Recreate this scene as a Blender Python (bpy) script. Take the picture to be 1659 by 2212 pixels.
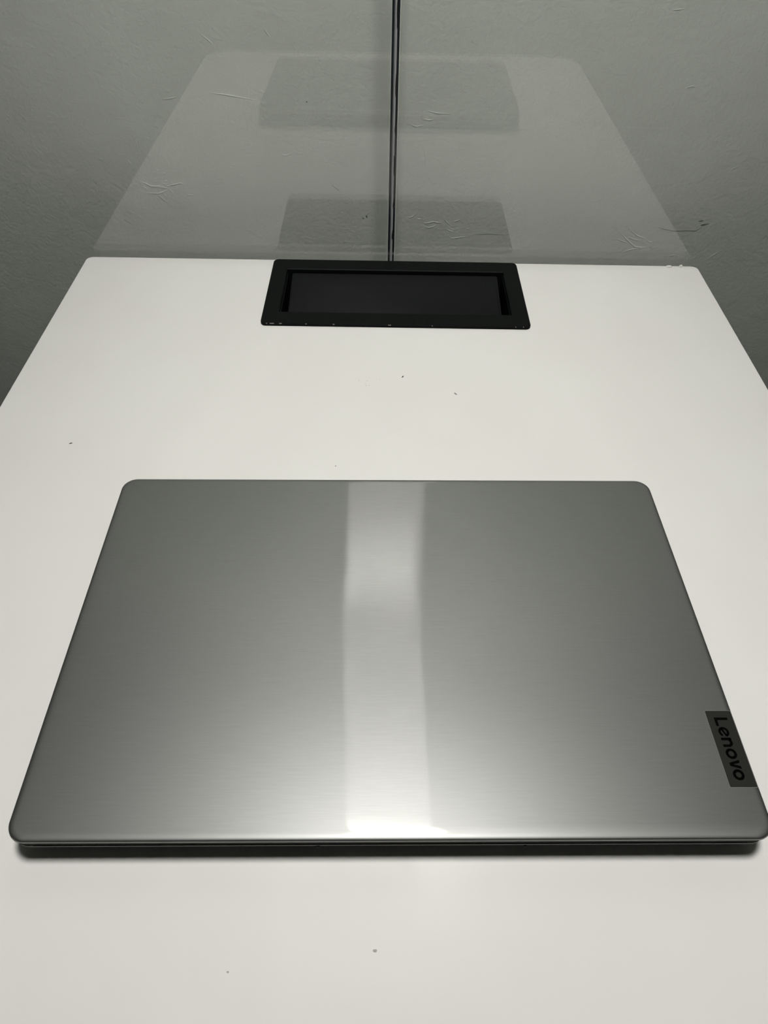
import bpy, bmesh, math, random
from mathutils import Vector, Matrix
random.seed(4)
for o in list(bpy.data.objects): bpy.data.objects.remove(o, do_unlink=True)
S = bpy.context.scene
COL = S.collection
# ------------------------------------------------------------------ camera
# world frame: table top is z = 0, X to the right, Y towards the glass
W, H = 1659, 2212
F, PITCH, ROLL, CZ, TH = 1522.2, 0.8320, 0.0203, 0.3637, 0.0086
c, s = math.cos(PITCH), math.sin(PITCH)
fw, up, rt = Vector((0, c, -s)), Vector((0, s, c)), Vector((1, 0, 0))
cr, sr = math.cos(ROLL), math.sin(ROLL)
r2, u2 = rt*cr + up*sr, up*cr - rt*sr
RZ = Matrix.Rotation(-TH, 3, 'Z')
fw, r2, u2 = RZ @ fw, RZ @ r2, RZ @ u2
cam_d = bpy.data.cameras.new('camera')
cam_d.sensor_fit = 'VERTICAL'; cam_d.sensor_height = 36.0; cam_d.lens = F/H*36.0
cam_d.clip_start = 0.01; cam_d.clip_end = 50
cam = bpy.data.objects.new('camera', cam_d); COL.objects.link(cam)
m = Matrix.Identity(4)
for i in range(3):
    m[i][0], m[i][1], m[i][2] = r2[i], u2[i], -fw[i]
m[2][3] = CZ
cam.matrix_world = m
S.camera = cam
CAM = Vector((0, 0, CZ))
def ray(x, y): return fw + r2*((x - W/2)/F) - u2*((y - H/2)/F)
def on_z(x, y, z=0.0):
    d = ray(x, y); return CAM + d*((z - CAM.z)/d.z)
def on_y(x, y, Y):
    d = ray(x, y); return CAM + d*((Y - CAM.y)/d.y)
# ------------------------------------------------------------------ world, view
wd = bpy.data.worlds.new('world'); S.world = wd; wd.use_nodes = True
wd.node_tree.nodes['Background'].inputs[0].default_value = (0.6, 0.62, 0.6, 1)
wd.node_tree.nodes['Background'].inputs[1].default_value = 0.0
S.view_settings.view_transform = 'Standard'; S.view_settings.look = 'None'
S.view_settings.gamma = 1.0; S.view_settings.exposure = 0.0
try: S.view_settings.use_curve_mapping = False
except Exception: pass
# the room's only light: a square panel lamp hung over the desk, mirrored as the streak in the lid (built below)
LAMP = dict(x=0.041, y=0.200, z=1.195, w=0.185, d=0.18, strength=114.0, color=(1.0, 0.985, 0.945))

# ------------------------------------------------------------------ materials
def mat(name, base=(.5,.5,.5), rough=.5, metal=0.0, spec=0.5, **k):
    M = bpy.data.materials.new(name); M.use_nodes = True
    b = M.node_tree.nodes['Principled BSDF']
    b.inputs['Base Color'].default_value = (*base, 1)
    b.inputs['Roughness'].default_value = rough
    b.inputs['Metallic'].default_value = metal
    b.inputs['Specular IOR Level'].default_value = spec
    return M
def N(M, t, **k):
    n = M.node_tree.nodes.new(t)
    for a, v in k.items(): setattr(n, a, v)
    return n
def L(M, a, b): M.node_tree.links.new(a, b)
def coords(M, scale):
    t = N(M, 'ShaderNodeTexCoord'); mp = N(M, 'ShaderNodeMapping')
    mp.inputs['Scale'].default_value = scale
    L(M, t.outputs['Object'], mp.inputs['Vector']); return mp.outputs['Vector']
def noise(M, vec, scale, detail=4, rough=.55):
    n = N(M, 'ShaderNodeTexNoise'); n.inputs['Scale'].default_value = scale
    n.inputs['Detail'].default_value = detail; n.inputs['Roughness'].default_value = rough
    L(M, vec, n.inputs['Vector']); return n.outputs['Fac']
def ramp(M, fac, p0, c0, p1, c1):
    r = N(M, 'ShaderNodeValToRGB'); e = r.color_ramp.elements
    e[0].position, e[0].color = p0, (*c0, 1); e[1].position, e[1].color = p1, (*c1, 1)
    L(M, fac, r.inputs['Fac']); return r.outputs['Color']
def maprange(M, fac, a, b, lo, hi):
    n = N(M, 'ShaderNodeMapRange'); n.inputs[1].default_value = a; n.inputs[2].default_value = b
    n.inputs[3].default_value = lo; n.inputs[4].default_value = hi
    L(M, fac, n.inputs[0]); return n.outputs[0]
def bump(M, h, strength, dist):
    b = N(M, 'ShaderNodeBump'); b.inputs['Strength'].default_value = strength
    b.inputs['Distance'].default_value = dist
    L(M, h, b.inputs['Height']); return b.outputs['Normal']
def bsdf(M): return M.node_tree.nodes['Principled BSDF']

def make_plaster():
    M = mat('grey_plaster', (.4,.41,.39), .75, spec=.25); b = bsdf(M); v = coords(M, (1,1,1))
    big = noise(M, v, 7, 3); fine = noise(M, v, 260, 6, .65); mid = noise(M, v, 38, 5, .6)
    L(M, ramp(M, big, .3, (.715,.715,.69), .7, (.77,.77,.745)), b.inputs['Base Color'])
    a = N(M, 'ShaderNodeMath', operation='MULTIPLY_ADD'); a.inputs[1].default_value = 1.2
    L(M, mid, a.inputs[0]); L(M, fine, a.inputs[2])
    L(M, bump(M, a.outputs[0], .45, .0016), b.inputs['Normal']); return M
def make_laminate():
    M = mat('white_laminate', (.8,.79,.76), .36, spec=.35); b = bsdf(M); v = coords(M, (1,1,1))
    L(M, ramp(M, noise(M, v, 9, 3), .35, (.775,.765,.735), .68, (.80,.795,.765)), b.inputs['Base Color'])
    sm = N(M, 'ShaderNodeMapping'); sm.inputs['Rotation'].default_value = (0,0,.9); sm.inputs['Scale'].default_value = (34,11,1)
    L(M, v, sm.inputs['Vector'])
    wipe = noise(M, sm.outputs['Vector'], 1.0, 6, .65)
    L(M, maprange(M, wipe, .38, .68, .45, .34), b.inputs['Roughness']); return M
def make_brushed():
    # brushed along X: grooves tilt the micro-normal in Y only, so a lamp smears into a streak along Y
    M = mat('brushed_aluminium', (.5,.5,.5), .5, 1.0); nt = M.node_tree; nt.nodes.remove(bsdf(M))
    tan = N(M, 'ShaderNodeCombineXYZ'); tan.inputs[0].default_value = 1.0
    g = noise(M, coords(M, (55, 1500, 1)), 1.0, 3, .6)
    soft = N(M, 'ShaderNodeBsdfAnisotropic'); soft.distribution = 'GGX'
    soft.inputs['Roughness'].default_value = .455; soft.inputs['Anisotropy'].default_value = .06
    L(M, tan.outputs[0], soft.inputs['Tangent'])
    L(M, ramp(M, g, .3, (.258,.261,.256), .7, (.277,.279,.273)), soft.inputs['Color'])
    tc = N(M, 'ShaderNodeTexCoord'); geo = N(M, 'ShaderNodeNewGeometry')
    ml = N(M, 'ShaderNodeVectorMath', operation='SCALE'); ml.inputs['Scale'].default_value = 91013.0
    L(M, tc.outputs['Object'], ml.inputs[0])
    wn = N(M, 'ShaderNodeTexWhiteNoise', noise_dimensions='3D'); L(M, ml.outputs[0], wn.inputs['Vector'])
    sx = N(M, 'ShaderNodeSeparateColor'); L(M, wn.outputs['Color'], sx.inputs[0])
    pick, amt = sx.outputs[0], sx.outputs[1]
    # groove slopes: most lie in a narrow lopsided fan, some are nearly flat, a few are steep
    reach = maprange(M, sx.outputs[2], 0, 1, -.050, -.090)
    cm = N(M, 'ShaderNodeMath', operation='MULTIPLY_ADD'); L(M, amt, cm.inputs[0]); L(M, reach, cm.inputs[1]); cm.inputs[2].default_value = .011
    core = cm.outputs[0]; flat = maprange(M, amt, 0, 1, -.008, .008); steep = maprange(M, amt, 0, 1, -.56, .06)
    def choose(limit, a, b):
        lt = N(M, 'ShaderNodeMath', operation='LESS_THAN'); L(M, pick, lt.inputs[0]); lt.inputs[1].default_value = limit
        m_ = N(M, 'ShaderNodeMix', data_type='FLOAT'); L(M, lt.outputs[0], m_.inputs[0]); L(M, b, m_.inputs[2]); L(M, a, m_.inputs[3]); return m_.outputs[0]
    slope = choose(.835, core, choose(.905, flat, steep))
    cv = N(M, 'ShaderNodeCombineXYZ'); L(M, slope, cv.inputs[1])
    ad = N(M, 'ShaderNodeVectorMath', operation='ADD'); L(M, geo.outputs['Normal'], ad.inputs[0]); L(M, cv.outputs[0], ad.inputs[1])
    nm = N(M, 'ShaderNodeVectorMath', operation='NORMALIZE'); L(M, ad.outputs[0], nm.inputs[0])
    gl = N(M, 'ShaderNodeBsdfAnisotropic'); gl.distribution = 'GGX'; gl.inputs['Roughness'].default_value = .045
    L(M, ramp(M, g, .3, (.52,.52,.51), .7, (.68,.68,.67)), gl.inputs['Color'])
    L(M, nm.outputs[0], gl.inputs['Normal'])
    mx = N(M, 'ShaderNodeMixShader'); mx.inputs[0].default_value = .115
    L(M, soft.outputs[0], mx.inputs[1]); L(M, gl.outputs[0], mx.inputs[2])
    L(M, mx.outputs[0], nt.nodes['Material Output'].inputs['Surface']); return M
def make_glass():
    # clear partition glass: Fresnel reflection on both faces over a straight, faintly green transmission
    M = bpy.data.materials.new('partition_glass'); M.use_nodes = True
    nt = M.node_tree; nt.nodes.remove(nt.nodes['Principled BSDF'])
    geo = N(M, 'ShaderNodeNewGeometry'); ior = N(M, 'ShaderNodeMapRange')
    IOR = 1.55
    ior.inputs[3].default_value = IOR; ior.inputs[4].default_value = 1/IOR
    L(M, geo.outputs['Backfacing'], ior.inputs[0])
    fr = N(M, 'ShaderNodeFresnel'); L(M, ior.outputs[0], fr.inputs['IOR'])
    tr = N(M, 'ShaderNodeBsdfTransparent'); tr.inputs[0].default_value = (.955,.968,.955,1)
    gl = N(M, 'ShaderNodeBsdfAnisotropic'); gl.inputs['Roughness'].default_value = 0.0
    gl.inputs['Color'].default_value = (1,1,1,1)
    mx = N(M, 'ShaderNodeMixShader'); L(M, fr.outputs[0], mx.inputs[0])
    L(M, tr.outputs[0], mx.inputs[1]); L(M, gl.outputs[0], mx.inputs[2])
    L(M, mx.outputs[0], nt.nodes['Material Output'].inputs['Surface']); return M
def make_black_plastic(name, base, rough, spec=.35):
    M = mat(name, base, rough, spec=spec); b = bsdf(M)
    L(M, bump(M, noise(M, coords(M, (1,1,1)), 1500, 3), .25, .0004), b.inputs['Normal']); return M
def make_emit(name, col, st):
    M = bpy.data.materials.new(name); M.use_nodes = True; nt = M.node_tree
    nt.nodes.remove(nt.nodes['Principled BSDF']); e = N(M, 'ShaderNodeEmission')
    e.inputs[0].default_value = (*col, 1); e.inputs[1].default_value = st
    L(M, e.outputs[0], nt.nodes['Material Output'].inputs['Surface']); return M
def make_floor():
    M = mat('dark_carpet', (.06,.06,.06), .95, spec=.1); b = bsdf(M)
    L(M, ramp(M, noise(M, coords(M, (1,1,1)), 220, 4), .3, (.018,.018,.019), .7, (.035,.035,.035)), b.inputs['Base Color']); return M
YG, YGB = 0.6890, 0.6965           # front and back face of the glass
YW = 0.770                          # plaster wall behind it
MT = dict(
    plaster=make_plaster(), laminate=make_laminate(), lid=make_brushed(),
    glass=make_glass(),
    base=make_black_plastic('charcoal_plastic', (.045,.045,.048), .5, .25),
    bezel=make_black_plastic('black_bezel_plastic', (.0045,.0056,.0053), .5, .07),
    flap=make_black_plastic('black_flap_metal', (.0075,.0078,.0088), .5, .09),
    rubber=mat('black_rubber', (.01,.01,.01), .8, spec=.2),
    plate=mat('gunmetal_plate', (.0135,.0135,.0115), .4, .0, .3),
    letter=mat('gloss_black_letter', (.0015,.0015,.0015), .2, 0, .12),
    liplight=mat('lip_metal', (.11,.11,.105), .5, .3),
    sealant=mat('grey_silicone', (.36,.365,.375), .35, 0, .5),
    edge=mat('dark_glass_edge', (.012,.016,.018), .18, 0, .6),
    arris_glint=mat('pale_arris_glint', (.55,.58,.54), .5),
    tear=mat('dark_silicone_tear', (.008,.007,.007), .5),
    painted=mat('painted_wall', (.16,.163,.157), .8, spec=.2),
    ceil=mat('ceiling_paint', (.32,.32,.31), .85, spec=.2),
    floor=make_floor(),
    skirt=mat('skirting_paint', (.22,.22,.215), .5),
    legs=mat('white_powder_coat', (.7,.7,.68), .45),
    housing=mat('lamp_housing_white', (.75,.75,.73), .5),
    diffuser=make_emit('lamp_diffuser', LAMP['color'], LAMP['strength']),
    mark=mat('pencil_mark', (.10,.10,.095), .9, spec=.1),
    crack=mat('hairline_crack', (.33,.335,.315), .9, spec=.1),
    fleck=mat('dark_fleck', (.012,.011,.010), .8, spec=.1),
    fleck2=mat('grey_fleck', (.18,.175,.165), .8, spec=.1),
    spot=mat('pale_grey_spot', (.40,.395,.375), .7, spec=.2),
    chip=mat('bare_chip', (.24,.215,.195), .6),
    crumb=mat('white_crumb', (.74,.73,.68), .8),
)
# ------------------------------------------------------------------ mesh helpers
def obj(name, bm, material, parent=None, smooth=False):
    bmesh.ops.recalc_face_normals(bm, faces=bm.faces)
    me = bpy.data.meshes.new(name); bm.to_mesh(me); bm.free()
    me.materials.append(material)
    if smooth:
        for p in me.polygons: p.use_smooth = True
        try: me.set_sharp_from_angle(angle=math.radians(35))
        except Exception: pass
    o = bpy.data.objects.new(name, me); COL.objects.link(o)
    if parent: o.parent = parent
    return o
def empty(name, loc=(0,0,0), rz=0.0):
    o = bpy.data.objects.new(name, None); COL.objects.link(o)
    o.location = loc; o.rotation_euler = (0,0,rz); o.empty_display_size = .02; return o
def tag(o, label, cat, group=None):
    o['label'] = label; o['category'] = cat
    if group: o['group'] = group
    return o
def structure(o, label=None):
    o['kind'] = 'structure'
    if label: o['label'] = label
    return o
def add_box(bm, x0,x1,y0,y1,z0,z1, bev=0.0):
    b2 = bmesh.new()
    bmesh.ops.create_cube(b2, size=1)
    for v in b2.verts: v.co = Vector((x0+(v.co.x+.5)*(x1-x0), y0+(v.co.y+.5)*(y1-y0), z0+(v.co.z+.5)*(z1-z0)))
    if bev: bmesh.ops.bevel(b2, geom=b2.edges[:], offset=bev, segments=2, affect='EDGES', profile=.5)
    t = bpy.data.meshes.new('t'); b2.to_mesh(t); b2.free(); bm.from_mesh(t); bpy.data.meshes.remove(t)
def box(name, mt, parent, *a, bev=0.0):
    bm = bmesh.new(); add_box(bm, *a, bev=bev); return obj(name, bm, mt, parent, smooth=bev > 0)
def rrect(x0,x1,y0,y1,radii,z,seg=8):
    # radii: (x0y0, x1y0, x1y1, x0y1)
    pts = []
    for (cx,cy,sx,sy,a0),r in zip(((x0,y0,1,1,180),(x1,y0,-1,1,270),(x1,y1,-1,-1,0),(x0,y1,1,-1,90)), radii):
        for k in range(seg+1):
            a = math.radians(a0 + 90*k/seg)
            pts.append(Vector((cx+sx*r + r*math.cos(a), cy+sy*r + r*math.sin(a), z)))
    return pts
def loft(bm, rings, cap=True, closed=False):
    vs = [[bm.verts.new(p) for p in r] for r in rings]
    n = len(vs[0]); pairs = list(zip(vs, vs[1:])) + ([(vs[-1], vs[0])] if closed else [])
    for a, b in pairs:
        for i in range(n):
            j = (i+1) % n
            bm.faces.new((a[i], a[j], b[j], b[i]))
    if cap and not closed:
        bm.faces.new(vs[0][::-1]); bm.faces.new(vs[-1])
def slab(name, mt, parent, x0,x1,y0,y1,radii,profile,seg=8):
    bm = bmesh.new()
    loft(bm, [rrect(x0+i,x1-i,y0+i,y1-i,[max(r-i,.0002) for r in radii],z,seg) for i,z in profile])
    return obj(name, bm, mt, parent, smooth=True)
def tube(bm, pts, rad, nsides=6, flat=(1,1,1)):
    rings = []; n = len(pts)
    for i, p in enumerate(pts):
        d = (pts[min(i+1,n-1)] - pts[max(i-1,0)]).normalized()
        ax = d.cross(Vector((0,1,0))).normalized(); ay = d.cross(ax).normalized()
        r = rad * (0.35 if i in (0, n-1) else 1.0)
        rings.append([p + (ax*math.cos(t) + ay*math.sin(t)*.6)*r for t in [2*math.pi*k/nsides for k in range(nsides)]])
    loft(bm, rings)
# ------------------------------------------------------------------ the room
ZF, ZC = -0.74, 1.76
def plane_box(name, mt, *a): return structure(box(name, mt, None, *a))
XL, XR, YB = -1.15, 1.15, -1.66
wall_back = plane_box('wall_back', MT['plaster'], XL, XR, YW, YW+.1, ZF, ZC)
wall_back['label'] = 'rough grey plaster wall behind the glass partition'
plane_box('wall_left', MT['painted'], XL-.1, XL, YB, YW+.1, ZF, ZC)
plane_box('wall_right', MT['painted'], XR, XR+.1, YB, YW+.1, ZF, ZC)
plane_box('wall_front', MT['painted'], XL-.1, XR+.1, YB-.1, YB, ZF, ZC)
plane_box('floor', MT['floor'], XL-.1, XR+.1, YB-.1, YW+.1, ZF-.1, ZF)
plane_box('ceiling', MT['ceil'], XL-.1, XR+.1, YB-.1, YW+.1, ZC, ZC+.1)
# plaster ridges, specks and scuffs, at the places the wall shows them
def crop(ox, oy, sc, pts): return [on_y(ox+x/sc, oy+y/sc, YW) for x, y in pts]
RIDGES = []
A = (280, 340, 6.9125)
for q in ([(330,440),(430,425),(500,430)], [(480,380),(520,395),(550,405)], [(560,430),(640,410),(680,405),(760,385),(810,400)],
          [(180,365),(250,395),(320,430),(420,440),(520,450),(590,465)], [(190,440),(230,452),(260,470)],
          [(260,520),(330,535),(430,540),(500,520),(570,480)], [(490,535),(520,558),(545,575)], [(590,480),(630,512),(660,545)],
          [(420,560),(490,612),(550,665)], [(850,555),(900,562),(970,570)], [(395,195),(410,190),(430,192)], [(365,228),(375,225),(395,222)],
          [(500,225),(515,240),(540,238)], [(385,322),(400,315),(415,310)], [(525,350),(545,352),(560,346)],
          [(1490,140),(1510,155),(1525,165)], [(1545,105),(1560,118),(1570,130)]): RIDGES.append(crop(*A, q))
A = (880, 440, 6.9125)
for q in ([(150,228),(180,230),(210,225)], [(240,290),(300,290),(380,270),(440,280),(520,285)], [(240,340),(320,360),(380,345),(430,315)],
          [(650,515),(720,515),(800,500),(880,495)], [(575,185),(560,240),(600,290),(640,315)], [(590,380),(640,410),(700,420)],
          [(610,460),(625,485),(645,505)], [(885,372),(900,375),(920,375)], [(650,375),(680,385),(705,382)], [(700,265),(730,258),(800,235)],
          [(5,205),(60,206),(125,148)]): RIDGES.append(crop(*A, q))
A = (1300, 440, 5.925)
for q in ([(240,365),(300,440),(360,500),(420,550),(500,560),(575,555)], [(260,620),(340,595),(450,570),(575,555)], [(160,440),(260,480),(340,510)],
          [(345,320),(355,325),(362,332)], [(380,345),(390,355),(398,362)], [(390,365),(440,400),(500,430),(560,445)], [(580,480),(620,492),(640,485)],
          [(870,665),(900,662),(940,655)], [(1340,720),(1420,660),(1530,600)], [(330,430),(400,455),(470,470)], [(600,560),(620,545),(635,538)]): RIDGES.append(crop(*A, q))
A = (0, 0, 1.9988)
for q in ([(870,150),(895,170),(920,192)], [(1140,120),(1150,140),(1165,160)], [(900,400),(980,410),(1100,432)], [(550,690),(558,700),(566,708)], [(30,495),(35,500),(40,505)],
          [(700,430),(735,425),(765,418)], [(580,600),(590,625),(600,655)], [(1215,668),(1235,672),(1255,662)]): RIDGES.append(crop(*A, q))
A = (830, 0, 2.0012)
for q in ([(165,630),(180,690),(178,720)], [(190,480),(230,490),(280,492)], [(115,540),(140,548),(165,542)], [(170,515),(195,520),(215,516)], [(340,728),(350,735),(345,742)],
          [(1245,45),(1270,42),(1300,38)], [(1500,735),(1510,728),(1525,722)], [(1310,380),(1330,372),(1345,376)]): RIDGES.append(crop(*A, q))
for q in RIDGES:
    bm = bmesh.new(); tube(bm, q, .0007); obj('plaster_ridge', bm, MT['plaster'], wall_back, True)
SCUFF = [(760,440,20.74,[(640,520),(690,482),(740,450),(800,405)],.00022,'crack'), (760,440,20.74,[(622,530),(655,560),(682,595),(665,640)],.00055,'mark'),
         (760,440,20.74,[(480,610),(502,650),(535,690)],.00042,'mark'),
         (1300,440,5.925,[(720,305),(820,330),(930,350),(1080,343),(1200,347),(1260,315),(1300,280)],.00035,'crack'),
         (1300,440,5.925,[(1240,222),(1270,216),(1300,214)],.0009,'crack'), (1300,440,5.925,[(1265,272),(1310,262),(1370,252)],.0012,'crack'),
         (880,440,6.9125,[(1000,455),(1100,460),(1200,450),(1330,460),(1500,470)],.00025,'crack'),
         (0,0,1.9988,[(1432,798),(1450,812),(1470,826)],.00028,'crack'), (0,0,1.9988,[(1322,438),(1324,440),(1326,442)],.0006,'mark')]
for ox,oy,sc,pts,r,k in SCUFF:
    bm = bmesh.new(); tube(bm, [p - Vector((0,.00005,0)) for p in crop(ox,oy,sc,pts)], r); o = obj('scuff_mark', bm, MT[k], wall_back, True)
# skirting board of the wall behind the seat
structure(box('baseboard_front', MT['skirt'], None, XL, XR, YB, YB+.012, ZF, ZF+.07, bev=.002))
# ------------------------------------------------------------------ ceiling lamp
lp = tag(empty('ceiling_lamp_offscreen', (LAMP['x'], LAMP['y'], ZC)), 'square white panel lamp hung from the ceiling above the desk', 'lamp')
hw, hd = LAMP['w']/2, LAMP['d']/2
dz = LAMP['z'] + .0135 - ZC                                  # top of the lamp body below the ceiling
bm = bmesh.new()
loft(bm, [rrect(-hw-o_,hw+o_,-hd-o_,hd+o_,[.006]*4,dz+z,4) for o_,z in ((.012,.012),(.012,-.013),(.010,-.015),(0.0,-.015),(0.0,-.0005))])
obj('housing', bm, MT['housing'], lp, True)
slab('diffuser_offscreen', MT['diffuser'], lp, -hw+.0005,hw-.0005,-hd+.0005,hd-.0005,[.005]*4,((0,dz-.004),(0,dz-.0135)),4)
slab('rod', MT['housing'], lp, -.006,.006,-.006,.006,[.005]*4,((0,dz+.012),(0,-.012)),4)
slab('ceiling_plate', MT['housing'], lp, -.05,.05,-.05,.05,[.02]*4,((0,-.014),(0,-.0003)),6)
# ------------------------------------------------------------------ table
TX0, TX1, TY0, TY1 = -0.3053, 0.3250, -0.0110, 0.6823
OX0, OX1, OY0, OY1 = -0.0985, 0.1230, 0.5760, 0.6610      # cut-out for the cable box
table = tag(empty('desk', (0,0,ZF)), 'white rectangular desk pushed up to the glass partition', 'desk')
bm = bmesh.new()
def outer(i, z): return rrect(TX0+i,TX1-i,TY0+i,TY1-i,[.046-i,.046-i,.007-i,.007-i],z,10)
def hole(z): return rrect(OX0,OX1,OY0,OY1,[.001]*4,z,10)
ZT = -ZF
loft(bm, [hole(ZT-.025), outer(.0012,ZT-.025), outer(0,ZT-.0238), outer(0,ZT-.0016), outer(.0005,ZT-.0005), outer(.0016,ZT), hole(ZT)], closed=True)
obj('tabletop', bm, MT['laminate'], table, True)
for lx_ in (TX0+.05, TX1-.05):
    for ly_ in (TY0+.07, TY1-.07):
        slab('leg', MT['legs'], table, lx_-.02,lx_+.02,ly_-.02,ly_+.02,[.004]*4,((0,0),(0,ZT-.025)),3)
for ly_ in (TY0+.07, TY1-.07):
    box('crossbar', MT['legs'], table, TX0+.07, TX1-.07, ly_-.012, ly_+.012, ZT-.07, ZT-.04, bev=.002)
# ------------------------------------------------------------------ glass partition
SX = 0.0076
gp = tag(empty('glass_partition', (SX, YG, ZF)), 'clear frameless glass partition of two panes meeting in a sealed joint', 'partition')
gz0, gz1 = 0.0, ZC-ZF
def gbox(name, mt, parent, x0,x1,y0,y1,z0=gz0,z1=gz1,bev=0): return box(name, MT[mt], parent, x0-SX,x1-SX,y0-YG,y1-YG,z0+.0005,z1-.0005,bev=bev)
HG = .0033                                                  # half width of the joint
pl_ = gbox('glass_pane', 'glass', gp, XL+.001, SX-HG, YG, YGB)
pr_ = gbox('glass_pane', 'glass', gp, SX+HG, XR-.001, YG, YGB)
gbox('pane_edge', 'edge', gp, SX-HG+.00005, SX-HG+.0021, YG+.0002, YGB-.0002)  # dark colour stands in for total internal reflection at the pane edges
gbox('pane_edge', 'edge', gp, SX+HG-.0020, SX+HG-.00005, YG+.0002, YGB-.0002)
gbox('arris_glint', 'arris_glint', gp, SX-HG-.0004, SX-HG, YG-.0002, YG)  # pale strips paint the bevel's highlight lines along the joint
gbox('arris_glint', 'arris_glint', gp, SX+HG, SX+HG+.0006, YG-.0002, YG)
gbox('silicone_joint', 'sealant', gp, SX-HG+.0022, SX+HG-.0021, YG+.0001, YGB-.0003)
gbox('silicone_ridge', 'edge', gp, SX-HG+.0025, SX-HG+.0028, YG-.0002, YG+.0001)
# torn bits along the right-hand edge of the joint
z = -ZF + .02
while z < -ZF + .40:
    ln = random.uniform(.006, .022); x0 = SX+HG-.0018+random.uniform(-.0005,.0003); w = random.uniform(.0005,.0013)
    bm = bmesh.new(); pts = [Vector((x0-SX+w*random.uniform(-.3,.3), -.0001, z+ln*k/4)) for k in range(5)]
    tube(bm, pts, w*.6, 6); obj('sealant_tear', bm, MT['tear'], gp, True)
    z += ln + random.uniform(.006, .026)
# ------------------------------------------------------------------ cable box in the desk
BX0, BX1, BY0, BY1 = -0.1119, 0.1362, 0.5599, 0.6774
cb = tag(empty('cable_box', ((BX0+BX1)/2, (BY0+BY1)/2, 0)), 'black rectangular cable box with a sunken flap, set into the desk', 'cable box')
def cr_(x0,x1,y0,y1,r,z,seg=6): return [p - Vector((cb.location.x, cb.location.y, 0)) for p in rrect(x0,x1,y0,y1,[r]*4,z,seg)]
ZB = .0030
bm = bmesh.new()
op = (-.0965, .1205, .5797, .6580)
loft(bm, [cr_(BX0,BX1,BY0,BY1,.005,.0001), cr_(BX0,BX1,BY0,BY1,.005,ZB-.0007), cr_(BX0+.0006,BX1-.0006,BY0+.0006,BY1-.0006,.0045,ZB),
          cr_(op[0]-.0008,op[1]+.0008,op[2]-.0008,op[3]+.0008,.0012,ZB), cr_(*op,.0008,ZB-.0008), cr_(*op,.0008,-.0008), cr_(OX0+.0003,OX1-.0003,OY0+.0003,OY1-.0003,.001,.0001)], closed=True)
obj('bezel', bm, MT['bezel'], cb, True)
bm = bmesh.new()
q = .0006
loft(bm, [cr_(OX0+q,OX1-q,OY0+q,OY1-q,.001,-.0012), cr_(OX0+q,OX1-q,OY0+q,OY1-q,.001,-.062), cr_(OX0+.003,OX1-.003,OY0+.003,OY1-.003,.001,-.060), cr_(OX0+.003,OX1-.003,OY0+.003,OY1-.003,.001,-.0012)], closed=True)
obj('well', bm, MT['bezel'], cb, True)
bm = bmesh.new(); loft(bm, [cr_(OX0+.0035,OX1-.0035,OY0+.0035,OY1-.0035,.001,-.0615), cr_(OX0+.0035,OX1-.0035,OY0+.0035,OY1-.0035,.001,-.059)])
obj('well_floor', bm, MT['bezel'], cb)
# flap: hinged at the back, hanging a little lower at the front
PX0, PX1, PYb, PYf, pzb, pzf = -.0916, .1152, .6573, .5805, -.0012, -.0135
bm = bmesh.new()
def fl(i, dz):
    out = []
    for p in rrect(PX0+i,PX1-i,PYf+i,PYb-i,[.0015]*4,0,4):
        t = (p.y-PYf)/(PYb-PYf); out.append(Vector((p.x-cb.location.x, p.y-cb.location.y, pzf+(pzb-pzf)*t+dz)))
    return out
loft(bm, [fl(0,-.0022), fl(0,-.0004), fl(.0004,0)])
flap = obj('flap', bm, MT['flap'], cb, True)
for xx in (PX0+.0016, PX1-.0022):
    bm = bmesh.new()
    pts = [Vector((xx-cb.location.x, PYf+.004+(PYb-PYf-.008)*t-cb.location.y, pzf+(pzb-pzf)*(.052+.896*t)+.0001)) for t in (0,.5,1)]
    tube(bm, pts, .00025, 5); obj('flap_groove_shade', bm, MT['bezel'], flap)  # black tubes stand in for the shade in the flap's side grooves
for xx, ln in ((-.1065,.0012),(-.1027,.0034),(-.0945,.0022),(-.0705,.0011),(-.0455,.0013),(.0052,.0027),(.045,.0009),(.1215,.0008),(.1285,.0010)):
    bm = bmesh.new(); add_box(bm, xx-cb.location.x, xx+ln-cb.location.x, BY0-.0001-cb.location.y, BY0+.0006-cb.location.y, ZB-.0009, ZB-.0002)
    for v in bm.verts: v.co.x += random.uniform(-.0004,.0004)
    obj('paint_chip', bm, MT['chip'], cb)
# ------------------------------------------------------------------ laptop
LX, LY, LTH, LW, LD, LZ = 0.0083, 0.1065, 0.0148, 0.358, 0.2351, 0.0222
lap = tag(empty('laptop', (LX, LY, 0), LTH), 'closed silver brushed metal laptop lying on the white desk', 'laptop')
hx = LW/2
lid = slab('lid', MT['lid'], lap, -hx,hx,0,LD,[.0095]*4,((.0006,.0200),(.0001,.0203),(0,.0206),(.0002,.0213),(.0005,.0217),(.0010,.02195),(.0018,.0221),(.0032,LZ)),12)
slab('lid_bezel', MT['rubber'], lap, -hx,hx,0,LD,[.0095]*4,((.0016,.0152),(.0008,.0160),(.0007,.0201)),10)
base = slab('base', MT['base'], lap, -hx,hx,0,LD,[.0095]*4,((.012,.0022),(.0065,.0032),(.0022,.0090),(.0008,.0128),(.0008,.0146),(.0014,.0151)),12)
bm = bmesh.new(); add_box(bm, -hx+.012, hx-.012, .0005, .0010, .0145, .0151); obj('lip', bm, MT['liplight'], base)
for fx, fy in ((-.15,.025),(.15,.025),(-.15,LD-.03),(.15,LD-.03)):
    slab('rubber_foot', MT['rubber'], lap, fx-.02,fx+.02,fy-.005,fy+.005,[.004]*4,((0,0),(0,.0024)),4)
slab('hinge_cover', MT['base'], lap, -.13,.13,LD-.004,LD-.0003,[.001]*4,((0,.0135),(0,.0168)),3)
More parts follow.
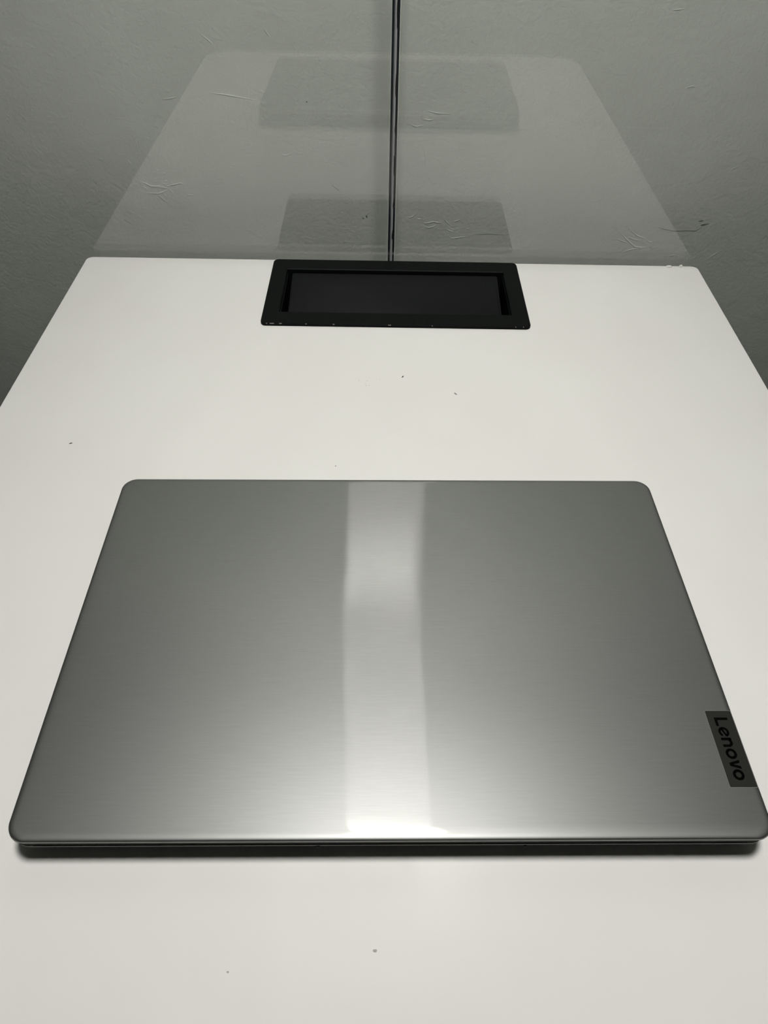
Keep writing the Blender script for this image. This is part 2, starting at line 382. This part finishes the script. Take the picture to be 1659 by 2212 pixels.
# chipped notch in the front lip; black peg painted as a pin hole's shade
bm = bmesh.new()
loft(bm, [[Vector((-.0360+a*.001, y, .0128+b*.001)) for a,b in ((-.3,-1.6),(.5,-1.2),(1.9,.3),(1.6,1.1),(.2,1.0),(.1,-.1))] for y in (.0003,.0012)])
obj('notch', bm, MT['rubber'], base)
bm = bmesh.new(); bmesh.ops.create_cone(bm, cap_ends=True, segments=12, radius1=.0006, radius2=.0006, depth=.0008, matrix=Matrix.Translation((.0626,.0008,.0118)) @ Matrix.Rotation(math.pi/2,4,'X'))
obj('pin_hole_shade', bm, MT['rubber'], base)
# badge with raised lettering that reads towards the front edge
plate = slab('badge', MT['plate'], lap, .1645,.1779,.0241,.0640,[.0005]*4,((0,LZ-.0006),(0,LZ+.00012),(.0001,LZ+.0002)),3)
plate['label'] = 'dark metal badge with black Lenovo lettering'
bm = bmesh.new()
loft(bm, [rrect(.1645-i,.1779+i,.0241-i,.0640+i,[.0005]*4,z,3) for i,z in ((.00025,LZ-.0003),(.00025,LZ+.00008),(0.00001,LZ+.00008),(0.00001,LZ-.0003))], closed=True)
obj('badge_rim', bm, mat('badge_rim_metal', (.19,.185,.19), .5, .5), lap)
ZP = LZ + .00018
def to_lap(sx_, t): return (.1680 + t*.001, .0602 - sx_*.001)      # lettering millimetres -> lid
def prism(bm, poly):
    lo = [bm.verts.new((*to_lap(*p), ZP)) for p in poly]; hi = [bm.verts.new((*to_lap(*p), ZP+.00012)) for p in poly]
    n = len(poly)
    for i in range(n):
        j = (i+1) % n; bm.faces.new((lo[i],lo[j],hi[j],hi[i]))
    bm.faces.new(hi); bm.faces.new(lo[::-1])
def arc(bm, cx, cy, ro, ri, a0, a1, seg=28, sx=1.0):
    full = abs(a1-a0) >= 360
    prev = None; P = []
    for k in range(seg+1):
        a = math.radians(a0+(a1-a0)*k/seg); P.append(((cx+sx*ro*math.cos(a), cy+ro*math.sin(a)), (cx+sx*ri*math.cos(a), cy+ri*math.sin(a))))
    for k in range(seg): prism(bm, [P[k][0], P[k+1][0], P[k+1][1], P[k][1]])
def lettr(build):
    bm = bmesh.new(); build(bm); return obj('letter', bm, MT['letter'], plate)
SW = 1.35
lettr(lambda bm: prism(bm, [(0,0),(4.6,0),(4.6,SW),(SW,SW),(SW,6.9),(0,6.9)]))
def le(bm):
    arc(bm, 7.9, 2.65, 2.7, 2.7-SW*.9, 22, 330)
    ca, sa = math.cos(math.radians(22)), math.sin(math.radians(22)); R, h = 2.45, .5
    prism(bm, [(7.9+x*ca-y*sa, 2.65+x*sa+y*ca) for x,y in ((-R,-h),(R,-h),(R,h),(-R,h))])
lettr(le)
def lnn(bm):
    prism(bm, [(11.0,0),(11.0+SW,0),(11.0+SW,5.2),(11.0,5.2)])
    arc(bm, 13.5, 2.9, 2.4, 2.4-SW, 0, 150, 16)
    prism(bm, [(15.9-SW,0),(15.9,0),(15.9,2.95),(15.9-SW,2.95)])
lettr(lnn)
lettr(lambda bm: arc(bm, 19.4, 2.65, 2.75, 2.75-SW, 0, 360, 36))
lettr(lambda bm: prism(bm, [(22.6,5.2),(24.05,0),(25.6,0),(27.2,5.2),(25.75,5.2),(24.85,1.7),(24.05,5.2)]))
lettr(lambda bm: arc(bm, 30.1, 2.65, 2.75, 2.75-SW, 0, 360, 36))
# ------------------------------------------------------------------ specks on the desk
def fleck(name, px, ln, wd_, ang, mt, label, cat='speck', h=.0004, group=None):
    p = on_z(*px, 0.0)
    bm = bmesh.new(); n = 8
    def ring(s_, z): return [Vector((s_*ln/2*math.cos(t)*(1+.25*math.sin(3*t)), s_*wd_/2*math.sin(t)*(1+.2*math.cos(2*t+1)), z)) for t in [2*math.pi*k/n for k in range(n)]]
    loft(bm, [ring(.9,0), ring(1,h*.4), ring(.6,h)])
    o = obj(name, bm, MT[mt], None, True); o.location = (p.x, p.y, .00005); o.rotation_euler = (0,0,math.radians(ang)); tag(o, label, cat, group); return o
fleck('dark_speck', (870,814), .0029, .0010, 62, 'fleck', 'tiny black slanted speck on the desk in front of the cable box')
fleck('dark_speck', (984,851), .0034, .0011, -48, 'fleck2', 'tiny grey ragged speck on the desk between laptop and cable box')
fleck('dark_speck', (153,958), .0026, .0008, 25, 'fleck', 'tiny black speck near the bare left edge of the desk')
fleck('grey_spot', (810,2054), .0019, .0014, 10, 'spot', 'small round grey spot on the desk before the laptop front edge', h=.0001)
fleck('grey_spot', (492,2100), .0011, .0010, 0, 'spot', 'pinhead grey spot on the desk near its front edge', h=.0001)
fleck('dark_speck', (725,1007), .0009, .0007, 0, 'fleck2', 'pinpoint dark speck on the desk just behind the laptop lid')
for i, (x, y) in enumerate(((790,829),(793,823),(791,833),(797,833),(776,822),(821,820))):
    fleck('faint_dot', (x,y), .0008, .0006, 0, 'spot', 'faint pinpoint dot in a small cluster on the desk', group='faint dots on the desk', h=.0001)
fleck('crumb', (1445,577), .0065, .0030, 5, 'crumb', 'flat white crumb at the back edge of the desk by the glass', 'crumb', .0016)
fleck('crumb', (1470,577), .0038, .0026, 0, 'crumb', 'rounded white crumb at the back corner of the desk', 'crumb', .0022)
